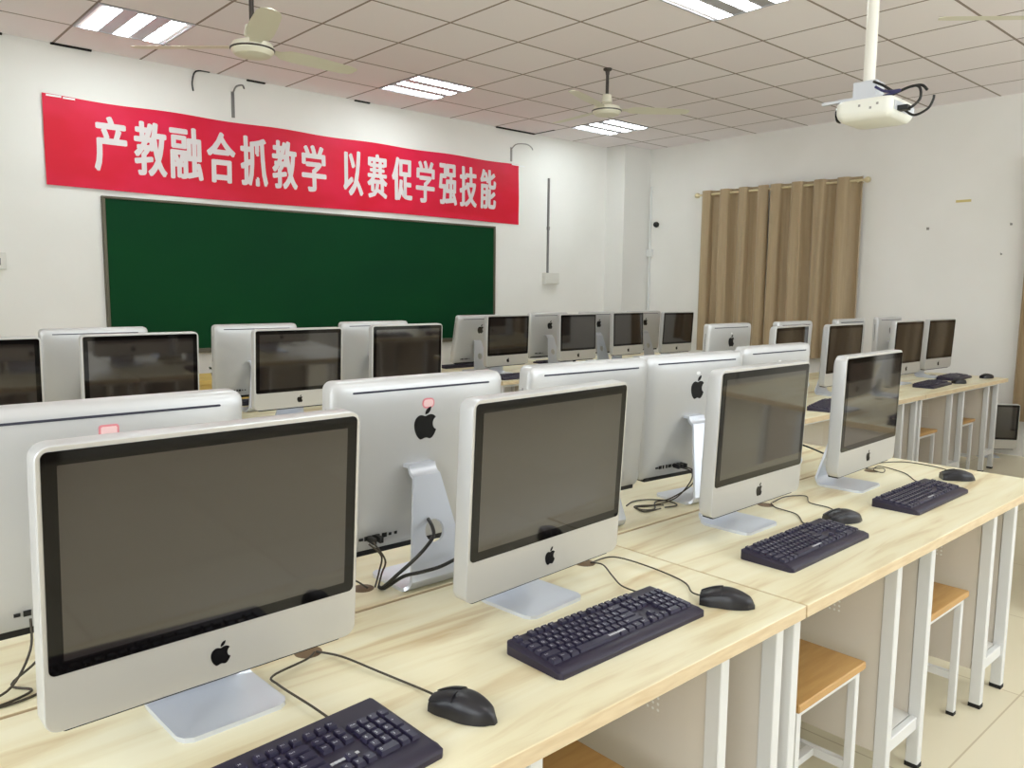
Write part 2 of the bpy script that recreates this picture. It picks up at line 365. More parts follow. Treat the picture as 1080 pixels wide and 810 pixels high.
# ------------------------------------------------------------------ the desktop computer
BW, BH, ZB = .485, .400, .080
def ring_xz(w, h, r, y, dz=0): return [(p[0], y, p[1]+BH/2+dz) for p in rrect(w, h, r, 6)]
def make_computer():
    t = thing('desktop_computer', 'x', 'computer')
    # foot and neck: one bent sheet with a round cable hole
    prof = [(-.012, .0062), (-.004, .0062), (.008, .0062), (.06, .0062), (.125, .0062)]
    for k in range(1, 6):
        a = R(90.0*k/5*0.86); prof.append((.125+.034*math.sin(a), .0062+.034*(1-math.cos(a))))
    y1_, z1_ = prof[-1]; prof.append((.105, .260))
    for k in range(1, 7):
        a = R(12+78*k/6.0); prof.append((.105-.024*(math.sin(a)-math.sin(R(12)))-.0*k, .260+.024*(math.cos(R(12))-math.cos(a))+.0))
    prof.append((.040, prof[-1][1]))
    # cumulative length and width by height
    def width(i, y, z):
        if i == 0: return .142
        if i == 1: return .166
        if i == 2: return .178
        if z < .012: return .178
        return max(.074, .170-(z-.006)/.25*.096)
    bm = BM()
    rows = []
    for i, (y, z) in enumerate(prof):
        w = width(i, y, z); rows.append([(-w/2, y, z), (-w/6, y, z), (w/6, y, z), (w/2, y, z)])
    vr = [[bm.verts.new(p) for p in r] for r in rows]
    hole_i = 9                                                     # straight neck between profile rows 9 and 10
    for i in range(len(vr)-1):
        if i == hole_i: continue
        for j in range(3): bm.faces.new((vr[i][j], vr[i][j+1], vr[i+1][j+1], vr[i+1][j]))
    a, c = vr[hole_i], vr[hole_i+1]
    hz = .134; f_ = (hz-prof[hole_i][1])/(prof[hole_i+1][1]-prof[hole_i][1])
    hy = prof[hole_i][0]+f_*(prof[hole_i+1][0]-prof[hole_i][0])
    dirv = Vector((0, prof[hole_i+1][0]-prof[hole_i][0], prof[hole_i+1][1]-prof[hole_i][1])).normalized()
    hv = []
    for k in range(20):
        q = Vector((0, hy, hz)) + .0265*(math.cos(2*math.pi*k/20)*Vector((1, 0, 0))+math.sin(2*math.pi*k/20)*dirv); hv.append(bm.verts.new(q))
    ed = [bm.edges.new((hv[k], hv[(k+1) % 20])) for k in range(20)]
    loop = a + c[::-1]
    for k in range(len(loop)):
        u, v = loop[k], loop[(k+1) % len(loop)]
        e2 = bm.edges.get((u, v)) or bm.edges.new((u, v)); ed.append(e2)
    bmesh.ops.triangle_fill(bm, edges=ed, use_beauty=True, use_dissolve=False)
    bmesh.ops.recalc_face_normals(bm, faces=bm.faces[:])
    bmesh.ops.solidify(bm, geom=bm.faces[:], thickness=.008)
    zmin = min(v.co.z for v in bm.verts)
    for v in bm.verts: v.co.z -= zmin
    obj('stand', bm, 'steel', t, smooth=28)
    # shell
    bm = BM()
    rings = [ring_xz(BW-.004, BH-.004, .018, 0), ring_xz(BW-.001, BH-.001, .020, .0012), ring_xz(BW, BH, .021, .004), ring_xz(BW, BH, .021, .032), ring_xz(BW-.004, BH-.004, .022, .0385),
             ring_xz(BW-.014, BH-.014, .026, .0435), ring_xz(BW-.034, BH-.034, .030, .0468), ring_xz(BW-.12, BH-.12, .04, .0495), ring_xz(BW-.26, BH-.24, .05, .051)]
    loft(bm, rings)
    body = obj('body', bm, 'alu_back', t, smooth=30, loc=(0, 0, ZB))
    body.data.materials.append(M['alu'])
    for f in body.data.polygons:
        if abs(f.normal.y) > .99 and f.center.y < .001: f.material_index = 1
    # screen
    bm = BM(); slab(bm, rrect(.470, .308, .009, 5, 0, .238), -.0016, .0005, 'y'); obj('screen_border', bm, 'glass_black', body)
    bm = BM(); slab(bm, rrect(.433, .271, .001, 1, 0, .238), -.0021, -.001, 'y'); obj('display', bm, 'lcd', body)
    bm = BM(); emblem(bm, .038, .043, -.0008, .001, False); obj('front_emblem', bm, 'logo', body)
    bm = BM(); emblem(bm, .077, .291, .0485, .0517, True); obj('back_emblem', bm, 'logo', body)
    bm = BM(); slab(bm, rrect(.385, .0042, .002, 3, 0, .3755), .045, .0494, 'y'); obj('vent_slot', bm, 'slot', body)
    bm = BM(); box(bm, (BW/2-.001, .016, .20), (BW/2+.0005, .019, .34)); obj('disc_slot', bm, 'slot', body)
    bm = BM()
    for k, (w, h) in enumerate(((.010, .006), (.012, .010), (.005, .011), (.005, .011), (.012, .010), (.006, .006), (.006, .006))):
        x_ = .168-k*.0155; box(bm, (x_-w/2, .046, .036-h/2), (x_+w/2, .0508, .036+h/2))
    obj('ports', bm, 'black', body)
    bm = BM(); slab(bm, rrect(BW-.05, .034, .004, 3, 0, .026), -.006, .0065, 'z')
    obj('speaker_grille', bm, 'black', body)
    bm = BM(); lathe(bm, [(.010, 0), (.010, .003), (.004, .003), (.004, .0015)], 14)
    for v in bm.verts: v.co = Vector((v.co.x-.005, .0475+v.co.z, .112+v.co.y))
    obj('power_inlet', bm, 'black', body)
    return t
PC = make_computer()
def pose(t, tilt):
    for ch in t.children:
        if ch.name.startswith('body'): ch.rotation_euler = (-R(tilt), 0, 0)
first_pc = [True]
def computer(label, x, y, yaw_deg, tilt, z=.75, group='silver desktop computers'):
    if first_pc[0]:
        t = PC; first_pc[0] = False; t.location = (x, y, z); t.rotation_euler = (0, 0, R(yaw_deg)); t['label'] = label; t['group'] = group
    else: t = dup(PC, (x, y, z), R(yaw_deg), label, group)
    pose(t, tilt); return t
def body_of(t): return [c for c in t.children if c.name.startswith('body')][0]
def sticker(t, shape, x=0., v=.335):
    b_ = body_of(t); bm = BM()
    if shape == 'round':
        slab(bm, rrect(.017, .011, .005, 4, x, v), .049, .0512, 'y'); obj('sticker', bm, 'plain_white', b_); return  # small white oval mark on the back shell
    slab(bm, rrect(.034, .024, .005 if shape == 'box' else .0105, 4, x, v), .049, .0507, 'y')
    o = obj('sticker', bm, 'sticker_edge', b_); o['label'] = 'pink sticker with a red border'
    bm = BM(); slab(bm, rrect(.027, .017, .003 if shape == 'box' else .007, 4, x, v), .0507, .0513, 'y'); obj('sticker_face', bm, 'sticker_pink', b_)
def cables(t, paths, plugs=(), name='cable', r=.0022, mm='cable_brown'):
    for P in paths:
        bm = BM(); tube(bm, P, r, 7); obj(name, bm, mm, t)
    for p in plugs:
        bm = BM(); box(bm, (p[0]-.006, p[1], p[2]-.009), (p[0]+.006, p[1]+.028, p[2]+.005), .002); obj('plug', bm, 'cable', t)

# ------------------------------------------------------------------ keyboard
U = .0186
KEYROWS = [
 (0, [(0, 1, 'Esc')]+[(2+i, 1, 'F%d' % (i+1)) for i in range(4)]+[(6.5+i, 1, 'F%d' % (i+5)) for i in range(4)]+[(11+i, 1, 'F%d' % (i+9)) for i in range(4)]+[(15.25, 1, 'Prt'), (16.25, 1, 'Scr'), (17.25, 1, 'Pse')]),
 (1, [(i, 1, c) for i, c in enumerate('`1234567890-=')]+[(13, 2, 'Back'), (15.25, 1, 'Ins'), (16.25, 1, 'Hm'), (17.25, 1, 'Pu'), (18.5, 1, 'Num'), (19.5, 1, '/'), (20.5, 1, '*'), (21.5, 1, '-')]),
 (2, [(0, 1.5, 'Tab')]+[(1.5+i, 1, c) for i, c in enumerate('QWERTYUIOP[]')]+[(13.5, 1.5, '\\'), (15.25, 1, 'Del'), (16.25, 1, 'End'), (17.25, 1, 'Pd'), (18.5, 1, '7'), (19.5, 1, '8'), (20.5, 1, '9'), (21.5, 1, '+', 2)]),
 (3, [(0, 1.75, 'Caps')]+[(1.75+i, 1, c) for i, c in enumerate("ASDFGHJKL;'")]+[(12.75, 2.25, 'Enter'), (18.5, 1, '4'), (19.5, 1, '5'), (20.5, 1, '6')]),
 (4, [(0, 2.25, 'Shift')]+[(2.25+i, 1, c) for i, c in enumerate('ZXCVBNM,./')]+[(12.25, 2.75, 'Shift'), (16.25, 1, '^'), (18.5, 1, '1'), (19.5, 1, '2'), (20.5, 1, '3'), (21.5, 1, 'Ent', 2)]),
 (5, [(0, 1.25, 'Ctrl'), (1.25, 1.25, 'Win'), (2.5, 1.25, 'Alt'), (3.75, 6.25, ''), (10, 1.25, 'Alt'), (11.25, 1.25, 'Fn'), (12.5, 1.25, 'Mn'), (13.75, 1.25, 'Ctrl'), (15.25, 1, '<'), (16.25, 1, 'v'), (17.25, 1, '>'), (18.5, 2, '0'), (20.5, 1, '.')])]
_glyph = {}
def glyph(s, bold=0.0):
    """triangles of a short text as (verts, faces) in 2D, via a text curve turned into a mesh"""
    if (s, bold) in _glyph: return _glyph[(s, bold)]
    cu = bpy.data.curves.new('txt', 'FONT'); cu.body = s; cu.resolution_u = 3; cu.size = 1.0; cu.offset = bold
    o = bpy.data.objects.new('txt', cu); COL.objects.link(o)
    me = bpy.data.meshes.new_from_object(o.evaluated_get(bpy.context.evaluated_depsgraph_get()))
    V = [(v.co.x, v.co.y) for v in me.vertices]; F = [tuple(p.vertices) for p in me.polygons]
    bpy.data.objects.remove(o); bpy.data.curves.remove(cu); bpy.data.meshes.remove(me)
    _glyph[(s, bold)] = (V, F); return V, F
KW, KD = .440, .148
def key_z(y): return .0165 + (y-.022)*.078
def key_mesh(bm, x0, x1, y0, y1, s, legend=True):
    g = .0010; x0 += g; x1 -= g; y0 += g; y1 -= g; i1 = .0022; h = .0062
    zb = lambda y: key_z(y)-.002
    zt = lambda y: key_z(y)+h
    lo = [(x0, y0, zb(y0)), (x1, y0, zb(y0)), (x1, y1, zb(y1)), (x0, y1, zb(y1))]
    hi = [(x0+i1, y0+i1, zt(y0+i1)), (x1-i1, y0+i1, zt(y0+i1)), (x1-i1, y1-i1*.6, zt(y1)), (x0+i1, y1-i1*.6, zt(y1))]
    loft(bm, [lo, hi], cap0=False)
    if s and legend:
        V, F = glyph(s); sz = .0078 if len(s) == 1 else .0046
        ox = x0+i1+.0016; oy = (y0+y1)/2-.0005 if len(s) > 1 else (y0+y1)/2-.0015
        vs = [bm.verts.new((ox+a*sz, oy+c*sz, zt(oy+c*sz)+.0002)) for a, c in V]
        for f in F:
            try: bm.faces.new([vs[i] for i in f]).material_index = 1
            except ValueError: pass
def make_keyboard(detailed, text_at='space', dy=0.0):
    KD = .148+dy*2.2
    t = thing('keyboard', 'x', 'keyboard')
    bm = BM()
    # cross-section (y, z) with a sloping front lip, lofted along x with rounded ends
    sec = [(0, 0), (0, .0085), (.004, .0125), (.018, .0168), (.024, .0166), (.138+dy, .0258+.078*dy), (KD-.004, key_z(KD-.012)+.0005), (KD, .0235), (KD, 0)]
    rings = []
    for x_, ins in ((-KW/2, .010), (-KW/2+.0025, .004), (-KW/2+.008, 0), (KW/2-.008, 0), (KW/2-.0025, .004), (KW/2, .010)):
        rings.append([(x_, min(max(y, ins), KD-ins), z*(1-.25*(ins/.010)) if z > .009 else z) for y, z in sec])
    loft(bm, rings); obj('base', bm, 'kb', t, smooth=35)
    x_off = -KW/2+.0095; rowy = [v+dy for v in (.1235, .1000, .0815, .0630, .0445, .0260)]
    allk = BM() if not detailed else None
    for r, keys in KEYROWS:
        for k in keys:
            x0 = x_off+k[0]*U; x1 = x0+k[1]*U; y1 = rowy[r]+.0180; y0 = rowy[r]
            if len(k) > 3: y0 = rowy[r+1]
            if detailed:
                bm = BM(); key_mesh(bm, x0, x1, y0, y1, k[2]); o = obj('key', bm, ['key', 'legend'], t)
            else: key_mesh(allk, x0, x1, y0, y1, k[2], False)
    if not detailed: obj('keys', allk, 'key', t)
    # small maker's print: a row of tiny strokes too worn to read
    bm = BM(); random.seed(3)
    x_, y_ = {'space': (-.052, .0325), 'nav': (.070, .056+dy)}[text_at]
    for k in range(8):
        w = .0046+.0012*random.random(); zt = key_z(y_)+(.0064 if text_at == 'space' else .0012)
        box(bm, (x_, y_, zt-.0008), (x_+w, y_+.0052, zt+.0003)); x_ += w+.0009
    obj('print', bm, 'legend', t)
    return t
KB_FULL = make_keyboard(True, 'space'); KB_NAV = None; KB_FAR = make_keyboard(False)
used = set()
def keyboard(label, x, y, yaw_deg, near=False, z=.75, cable=None, tmpl=None):
    src = tmpl or (KB_FULL if near else KB_FAR)
    if src.name not in used:
        used.add(src.name); t = src; t.location = (x, y, z); t.rotation_euler = (0, 0, R(yaw_deg)); t['label'] = label; t['group'] = 'black keyboards'
    else: t = dup(src, (x, y, z), R(yaw_deg), label, 'black keyboards')
    return t

# ------------------------------------------------------------------ mouse
def make_mouse():
    t = thing('computer_mouse', 'x', 'mouse')
    def surf(s, a, off=0.0):
        # s 0 nose .. 1 tail along y; a 0..1 from one side over the top to the other
        y = .058-.116*s
        wv = .031*(math.sin(math.pi*min(1, .18+.82*s*1.02))**.45 if s < .98 else .35)*(1-.10*math.exp(-((s-.35)/.16)**2))
        hv = .012+.026*math.sin(math.pi*min(1, .12+.80*s))**1.0
        if s > .9: hv *= max(.35, 1-((s-.9)/.1)**2*.65); wv *= max(.4, 1-((s-.9)/.1)**2*.6)
        th = math.pi*a
        return (-(wv+off)*math.copysign(abs(math.cos(th))**.72, math.cos(th)), y, .001+(hv+off)*abs(math.sin(th))**.62)
    bm = BM(); n = 16
    rings = []
    for k in range(21):
        s = k/20; rings.append([surf(s, j/n) for j in range(n+1)])
    loft(bm, rings, closed=True); obj('shell', bm, 'mouse', t, smooth=50)
    for a0, a1 in ((.2, .475), (.525, .8)):
        bm = BM(); rr = []
        for k in range(9):
            s = .005+.40*k/8; rr.append([surf(s, a0+(a1-a0)*j/6, .0008) for j in range(7)])
        loft(bm, rr, False, False, closed=False)
        bmesh.ops.recalc_face_normals(bm, faces=bm.faces[:]); bmesh.ops.solidify(bm, geom=bm.faces[:], thickness=-.0012)
        obj('button', bm, 'mouse', t, smooth=40)
    bm = BM(); lathe(bm, [(.006, -.003), (.0085, -.002), (.0085, .002), (.006, .003)], 16)
    for v in bm.verts: v.co = Vector((v.co.z, .028+v.co.x, .026+v.co.y))
    obj('wheel', bm, 'black', t, smooth=40)
    return t
MS = make_mouse()
def mouse(label, x, y, yaw_deg, z=.75):
    if 'mouse' not in used:
        used.add('mouse'); t = MS; t.location = (x, y, z); t.rotation_euler = (0, 0, R(yaw_deg)); t['label'] = label; t['group'] = 'black computer mice'; return t
    return dup(MS, (x, y, z), R(yaw_deg), label, 'black computer mice')
def lead(t, world_pts, r=.0016, mm='cable_brown'):
    """a cable that belongs to a placed thing, given by world points"""
    inv = (Matrix.Translation(t.location) @ t.rotation_euler.to_matrix().to_4x4()).inverted()
    bm = BM(); tube(bm, [inv @ Vector(p) for p in world_pts], r, 7); obj('cable', bm, mm, t)

# ------------------------------------------------------------------ desks
DZ, TH, DD = .75, .030, .606
def make_desk(w, pre=0.0, post=0.0, name='computer_desk'):
    """two-seat computer desk; origin on the floor at its front left corner, user at -y"""
    t = thing(name, 'x', 'desk'); f = w/1.62
    bm = BM(); box(bm, (.003-pre, 0, DZ-TH), (w+post-.003, DD, DZ), .0015, 1)
    top = obj('tabletop', bm, ['wood', 'edge'], t)
    for p in top.data.polygons:
        if abs(p.normal.z) < .5: p.material_index = 1
    legs = [.045, .605*f, .840*f, 1.375*f, 1.590*f]
    for xl in legs:
        for yl in (.043, DD-.075):
            bm = BM(); box(bm, (xl-.015, yl, .012), (xl+.015, yl+.036, DZ-TH), .002, 1)
            o = obj('leg', bm, 'white_metal', t)
            bm = BM(); box(bm, (xl-.016, yl-.001, 0), (xl+.016, yl+.037, .014)); obj('foot_cap', bm, 'foot', o)
    for a, c in ((1, 2), (3, 4)):
        bm = BM(); box(bm, (legs[a]+.015, .052, .125), (legs[c]-.015, .072, .165), .002, 1)
        obj('crossbar', bm, 'white_metal', t)
        bm = BM(); box(bm, (legs[a]-.004, .075, .155), (legs[c]+.004, DD-.08, .163)); obj('tower_shelf', bm, 'grey_panel', t)
        for xl, s in ((legs[a], -1), (legs[c], 1)):
            bm = BM(); box(bm, (xl-.005, -.242, .13), (xl+.005, .244, DZ-TH-.002)); o = obj('side_panel', bm, 'perf', t, loc=(0, .325, 0))
    bm = BM(); box(bm, (.05, DD-.032, .30), (1.6*f, DD-.024, DZ-TH-.002)); obj('modesty_panel', bm, 'grey_panel', t)
    bm = BM(); box(bm, (.05, DD-.070, DZ-TH-.04), (1.6*f, DD-.035, DZ-TH-.001)); box(bm, (.06, .05, DZ-TH-.022), (1.58*f, .075, DZ-TH-.001)); obj('rail', bm, 'white_metal', t)
    for xg in (.685*f, 1.45*f):
        bm = BM(); lathe(bm, [(.022, -.004), (.026, -.004), (.026, .0003), (.022, .0003)], 20, (xg, .505, DZ))
        o = obj('cable_grommet', bm, 'grommet', t)
        bm = BM(); lathe(bm, [(.0215, -.001), (.0215, .0002)], 20, (xg, .505, DZ)); obj('hole', bm, 'grommet_hole', o)
    return t
DESKS = {}
def desk(label, x0, yfront, w=1.62, back=False, over=0.0):
    key = (w, over if back else 0.0, 0.0 if back else over)
    if key not in DESKS:
        t = make_desk(*key); DESKS[key] = t; t['label'] = label; t['group'] = 'birch topped computer desks'
    else: t = dup(DESKS[key], (0, 0, 0), 0, label, 'birch topped computer desks')
    if back: t.location = (x0+w, yfront+2*DD+.012, 0); t.rotation_euler = (0, 0, math.pi)
    else: t.location = (x0, yfront, 0); t.rotation_euler = (0, 0, 0)
    return t
# nearest bank: two rows back to back
desk('nearest birch topped desk, in front, carrying the two largest computers and the half-cropped keyboard', 0, .819)
desk('birch topped desk after the nearest one, its wooden stools showing below', 1.62, .819, over=.16)
desk('birch topped desk behind the nearest one, under the computers with pink stickers', 0, .819, back=True)
desk('birch topped desk under the computers seen from behind without pink stickers, beside the aisle', 1.62, .819, back=True, over=.16)
# second bank on the chalkboard side
desk('desk in the second bank carrying the computer cut off by the photo edge', -.10, 3.40)
desk('desk in the second bank below the banner, its computers facing us before the chalkboard', 1.52, 3.40)
desk('desk backing the second bank, under the computer turned away beside the chalkboard frame', -.10, 3.40, back=True)
desk('desk backing the second bank, under the computers turned away in front of the chalkboard', 1.52, 3.40, back=True)
# window side banks
desk('desk by the curtained window whose near end is hidden by the upright computers', 4.08, 2.13, 1.64)
desk('desk by the window wall with keyboards and mice on its corner', 5.72, 2.13, 1.64, over=.06)
desk('desk behind the window-side row, under the turned-away computer with the black emblem', 4.08, 2.13, 1.64, back=True)
desk('desk behind the window-side row, touching the window wall end of it', 5.72, 2.13, 1.64, back=True)
desk('small distant desk below the banner\'s end, under the first of four black screens', 3.94, 4.47, 1.64)
desk('distant desk in front of the corner column under the row of black screens', 5.58, 4.47, 1.64)
desk('distant desk next to the front wall, under the tilted turned-away computer', 3.94, 4.47, 1.64, back=True)
desk('distant desk next to the corner column, under the last turned-away computers', 5.58, 4.47, 1.64, back=True)
# bank behind the frame edge, seen only mirrored in the screens
desk('window-side desk beyond the frame, mirrored in the third screen', 4.08, -.23, 1.64, back=True)
desk('window-side desk beyond the frame, mirrored in the fourth screen', 5.72, -.23, 1.64, back=True)
desk('window-side desk beyond the frame facing the back wall', 4.08, -.23, 1.64)
desk('window-side desk beyond the frame facing the back wall, nearer the windows', 5.72, -.23, 1.64)

# ------------------------------------------------------------------ computers
A1 = computer('largest silver computer, screen facing us, on the nearest desk', .459, 1.174, 1.8, -4.0)
A2 = computer('second largest silver computer facing us, behind the keyboard in full view', 1.166, 1.168, 4.2, -3.0)
A3 = computer('silver computer on the second desk, its screen mirroring a desk corner and keyboard', 2.028, 1.190, 1.3, -2.3)
A4 = computer('silver computer at the aisle end of the near row, its screen mirroring another computer', 2.753, 1.202, 2.6, -1.3)
for t_ in (A1, A2, A3, A4):
    for ch in t_.children:
        if ch.name.startswith('stand'): ch.location = (.022, 0, 0)
B1 = computer('computer seen from behind with a boxed pink sticker, cut off by the photo edge', .428, 1.615, 180, 4)
B2 = computer('computer seen from behind with large black emblem, round pink sticker and neck with cable hole', 1.103, 1.590, 180-1, 3)
B3 = computer('computer seen from behind, mostly hidden by the second largest screen, white dot on its back', 1.712, 1.615, 180-2, 4)
B4 = computer('computer seen from behind with black emblem and tangled plugs, between two near screens', 2.228, 1.610, 180-5, 3)
B5 = computer('computer seen from behind at the aisle end, only its top showing above a screen', 2.87, 1.69, 180-1, 4)
sticker(B1, 'box', .012, .347); sticker(B2, 'oval', -.008, .338)
for t_ in (B3, B4, B5): sticker(t_, 'round', 0., .338)
computer('dark screen cut off by the photo edge, beside a white computer back', .50, 3.62, 0, -2)
computer('computer facing us before the chalkboard frame, grey screen mirroring two black rectangles', 1.136, 3.66, 0, -2)
computer('computer facing us before the chalkboard with black emblem and foot showing, middle of three', 1.908, 3.721, .8, -2.6)
computer('computer facing us before the chalkboard\'s far part, last of its row, chin hidden', 2.645, 3.83, 0, -2)
D1 = computer('turned-away computer under the chalkboard\'s frame edge, behind the grey screen', 1.115, 4.33, 180, 4)
D2 = computer('turned-away computer before the chalkboard, between the grey screen and the middle dark screen', 1.945, 4.34, 180, 3)
D3 = computer('turned-away computer before the chalkboard, behind the last dark screen of its row', 2.72, 4.34, 180, 3)
computer('computer facing us at the curtains, only the top half of its screen showing', 4.55, 2.50, 6, -2)
computer('computer facing us in front of the curtain edge, curtains mirrored in its tall screen', 5.17, 2.46, 0, -2)
computer('computer facing us against the bare wall, last but one on the window-side row', 6.24, 2.48, -1, -2)
computer('computer facing us against the bare wall, last on the window-side row', 6.948, 2.512, -2.8, -2.4)
r1 = computer('turned-away computer with black emblem in front of the curtains', 4.525, 2.96, 180, 2); sticker(r1, 'round', 0, .338)
computer('turned-away computer at the curtains, a strip of its top above a screen', 5.34, 2.96, 180, 3)
computer('turned-away computer at the curtain edge, a strip of its top above a tall screen', 6.26, 2.98, 180, 2)
computer('turned-away grey computer against the bare wall beside two brown screens', 7.10, 3.02, 180, 0)
computer('first black screen of the distant row, below the chalkboard corner', 4.275, 4.786, 4.9, -1.5)
computer('second black screen of the distant row, in front of the white wall', 5.12, 4.807, 3.2, .4)
computer('third black screen of the distant row, below the corner column', 5.97, 4.95, 3.6, 1)
computer('fourth black screen of the distant row, next to the curtain edge', 6.596, 4.852, -1, -3)
computer('turned-away distant computer leaning far back at the chalkboard corner', 4.30, 5.27, 180, 12)
computer('turned-away distant computer between the first two black screens', 5.17, 5.28, 180, 3)
computer('turned-away distant computer between the second and third black screens', 5.86, 5.30, 180-2, 3)
computer('turned-away distant computer between the third and fourth black screens', 6.60, 5.32, 180-3, 3)
computer('computer standing on the floor by the window wall, behind the desk leg', 7.80, 2.36, -50, -1, z=0)
for x_, w_ in ((4.45, 'mirrored in the third screen'), (5.25, 'mirrored in the fourth screen'), (6.1, 'beyond the frame near the windows')):
    computer('window-side computer on the desk beyond the frame, ' + w_, x_, .55, 180, -1)

# plugs and loose cables of the turned-away computers (in each computer's own frame)
def wp(t, P):
    inv = (Matrix.Translation(t.location) @ t.rotation_euler.to_matrix().to_4x4()).inverted(); return [inv @ Vector(p) for p in P]
cables(B1, [wp(B1, [(.275, 1.535, .862), (.27, 1.525, .81), (.235, 1.50, .765), (.19, 1.49, .7535), (.15, 1.47, .7535)]), wp(B1, [(.292, 1.54, .862), (.285, 1.52, .80), (.24, 1.53, .756), (.262, 1.49, .7535), (.20, 1.465, .7535), (.12, 1.47, .7535)]), wp(B1, [(.292, 1.525, .78), (.30, 1.50, .7535), (.235, 1.462, .7535), (.14, 1.475, .7535)])])
for x_ in (.077, .090):
    bm = BM(); box(bm, (x_-.0045, .050, .030), (x_+.0045, .074, .042), .0015); obj('plug', bm, 'cable', body_of(B1))
# the second one: data leads at its ports and a thick power cord through the hole of the neck
cables(B2, [wp(B2, [(.935, 1.51, .862), (.955, 1.49, .835), (.965, 1.515, .79), (.955, 1.518, .7535)]), wp(B2, [(.948, 1.51, .862), (.962, 1.485, .825), (.968, 1.51, .785), (.962, 1.515, .7535)]), wp(B2, [(.90, 1.54, .757), (.925, 1.56, .765), (.94, 1.525, .7535)])])
CORD1 = [(1.1, 1.53, 0.905), (1.064, 1.46, 0.905), (1.053, 1.43, 0.896), (1.041, 1.41, 0.883), (1.015, 1.4, 0.867), (0.989, 1.41, 0.84), (0.966, 1.44, 0.804), (0.959, 1.49, 0.761), (0.962, 1.512, 0.7545)]
CORD2 = [(1.138, 1.405, 0.817), (1.106, 1.4, 0.821), (1.054, 1.4, 0.812), (1.009, 1.41, 0.807), (0.979, 1.44, 0.795), (0.964, 1.49, 0.758), (0.962, 1.512, 0.7545)]
cables(B2, [wp(B2, CORD1), wp(B2, CORD2)], name='power_cord', r=.0042, mm='cable')
for x_ in (.130, .148):
    bm = BM(); box(bm, (x_-.005, .050, .029), (x_+.005, .078, .043), .0015); obj('plug', bm, 'cable', body_of(B2))
cables(B4, [wp(B4, [(2.145, 1.55, .858), (2.17, 1.52, .845), (2.165, 1.52, .81), (2.10, 1.53, .765), (2.00, 1.55, .7535), (1.955, 1.57, .7535), (1.93, 1.52, .7535), (2.0, 1.51, .7535)]),
            wp(B4, [(2.16, 1.55, .858), (2.185, 1.52, .845), (2.175, 1.52, .80), (2.10, 1.55, .760), (2.05, 1.57, .7535), (1.98, 1.52, .7535), (1.94, 1.54, .7535), (1.96, 1.58, .7535), (2.04, 1.53, .7535)]),
            wp(B4, [(1.94, 1.60, .7535), (2.0, 1.62, .7535), (2.06, 1.60, .7535), (2.09, 1.55, .7535), (2.07, 1.50, .7535), (2.02, 1.51, .7535)])])
for x_ in (.055, .072, .088):
    bm = BM(); box(bm, (x_-.005, .050, .029), (x_+.005, .076, .043), .0015); obj('plug', bm, 'cable', body_of(B4))
cables(B5, [wp(B5, [(2.89, 1.60, .86), (2.95, 1.53, .83), (3.02, 1.50, .80), (3.1, 1.47, .765), (3.13, 1.45, .7535)])], r=.0035, mm='cable')

# ------------------------------------------------------------------ keyboards and mice
KB1 = make_keyboard(True, 'nav', .014)
k1 = keyboard('black keyboard cut off by the bottom frame edge, in front of the largest computer', .455, .866, 4.5, True, tmpl=KB1)
k2 = keyboard('black keyboard in full view before the second largest computer', 1.183, .932, .2, True)
k3 = keyboard('black keyboard on the second desk, before the screen mirroring a desk corner', 2.000, .945, 1.0, True)
k4 = keyboard('black keyboard at the aisle end of the near row', 2.775, .950, .6, True)
m1 = mouse('black mouse beside the cropped keyboard on the nearest desk, the largest one', .768, .955, 18)
m2 = mouse('black mouse beside the fully visible keyboard, near the desk joint', 1.487, .935, 28)
m3 = mouse('black mouse touching the keyboard on the second desk', 2.315, 1.070, 58)
m4 = mouse('black mouse at the aisle end of the near row', 3.175, 1.050, 38)
Z = .7535
lead(k1, [(.690, 1.31, .7535), (.66, 1.285, Z+.004), (.585, 1.262, Z+.006), (.578, 1.225, Z+.006), (.585, 1.12, Z+.008), (.586, 1.015, .766)], .0021)
lead(m1, [(.695, 1.31, .7535), (.715, 1.25, Z+.005), (.735, 1.16, Z+.004), (.755, 1.09, Z), (.758, 1.045, Z+.004), (.757, 1.008, .762)], .0021)
lead(k2, [(1.455, 1.31, .7535), (1.455, 1.27, Z+.006), (1.42, 1.21, Z+.004), (1.385, 1.15, Z+.004), (1.36, 1.082, .768)], .0019)
lead(m2, [(1.46, 1.31, .7535), (1.52, 1.29, Z+.006), (1.535, 1.19, Z+.004), (1.525, 1.08, Z), (1.475, 1.02, Z+.004), (1.465, .983, .762)], .0019)
lead(k3, [(2.33, 1.32, .7535), (2.29, 1.28, Z), (2.27, 1.2, Z), (2.20, 1.14, Z), (2.15, 1.09, .768)], .0019)
lead(m3, [(2.34, 1.32, .7535), (2.44, 1.33, Z), (2.50, 1.29, Z), (2.43, 1.24, Z), (2.42, 1.17, Z), (2.355, 1.11, .762)], .0019)
lead(k4, [(3.08, 1.35, .7535), (3.12, 1.30, .757), (3.05, 1.27, .757), (3.06, 1.31, .757), (3.16, 1.33, .755), (3.12, 1.22, Z), (3.02, 1.14, Z), (2.97, 1.09, .768)], .0019)
lead(m4, [(3.09, 1.35, .7535), (3.20, 1.37, Z), (3.33, 1.30, Z), (3.32, 1.16, Z), (3.22, 1.09, .762)], .0019)
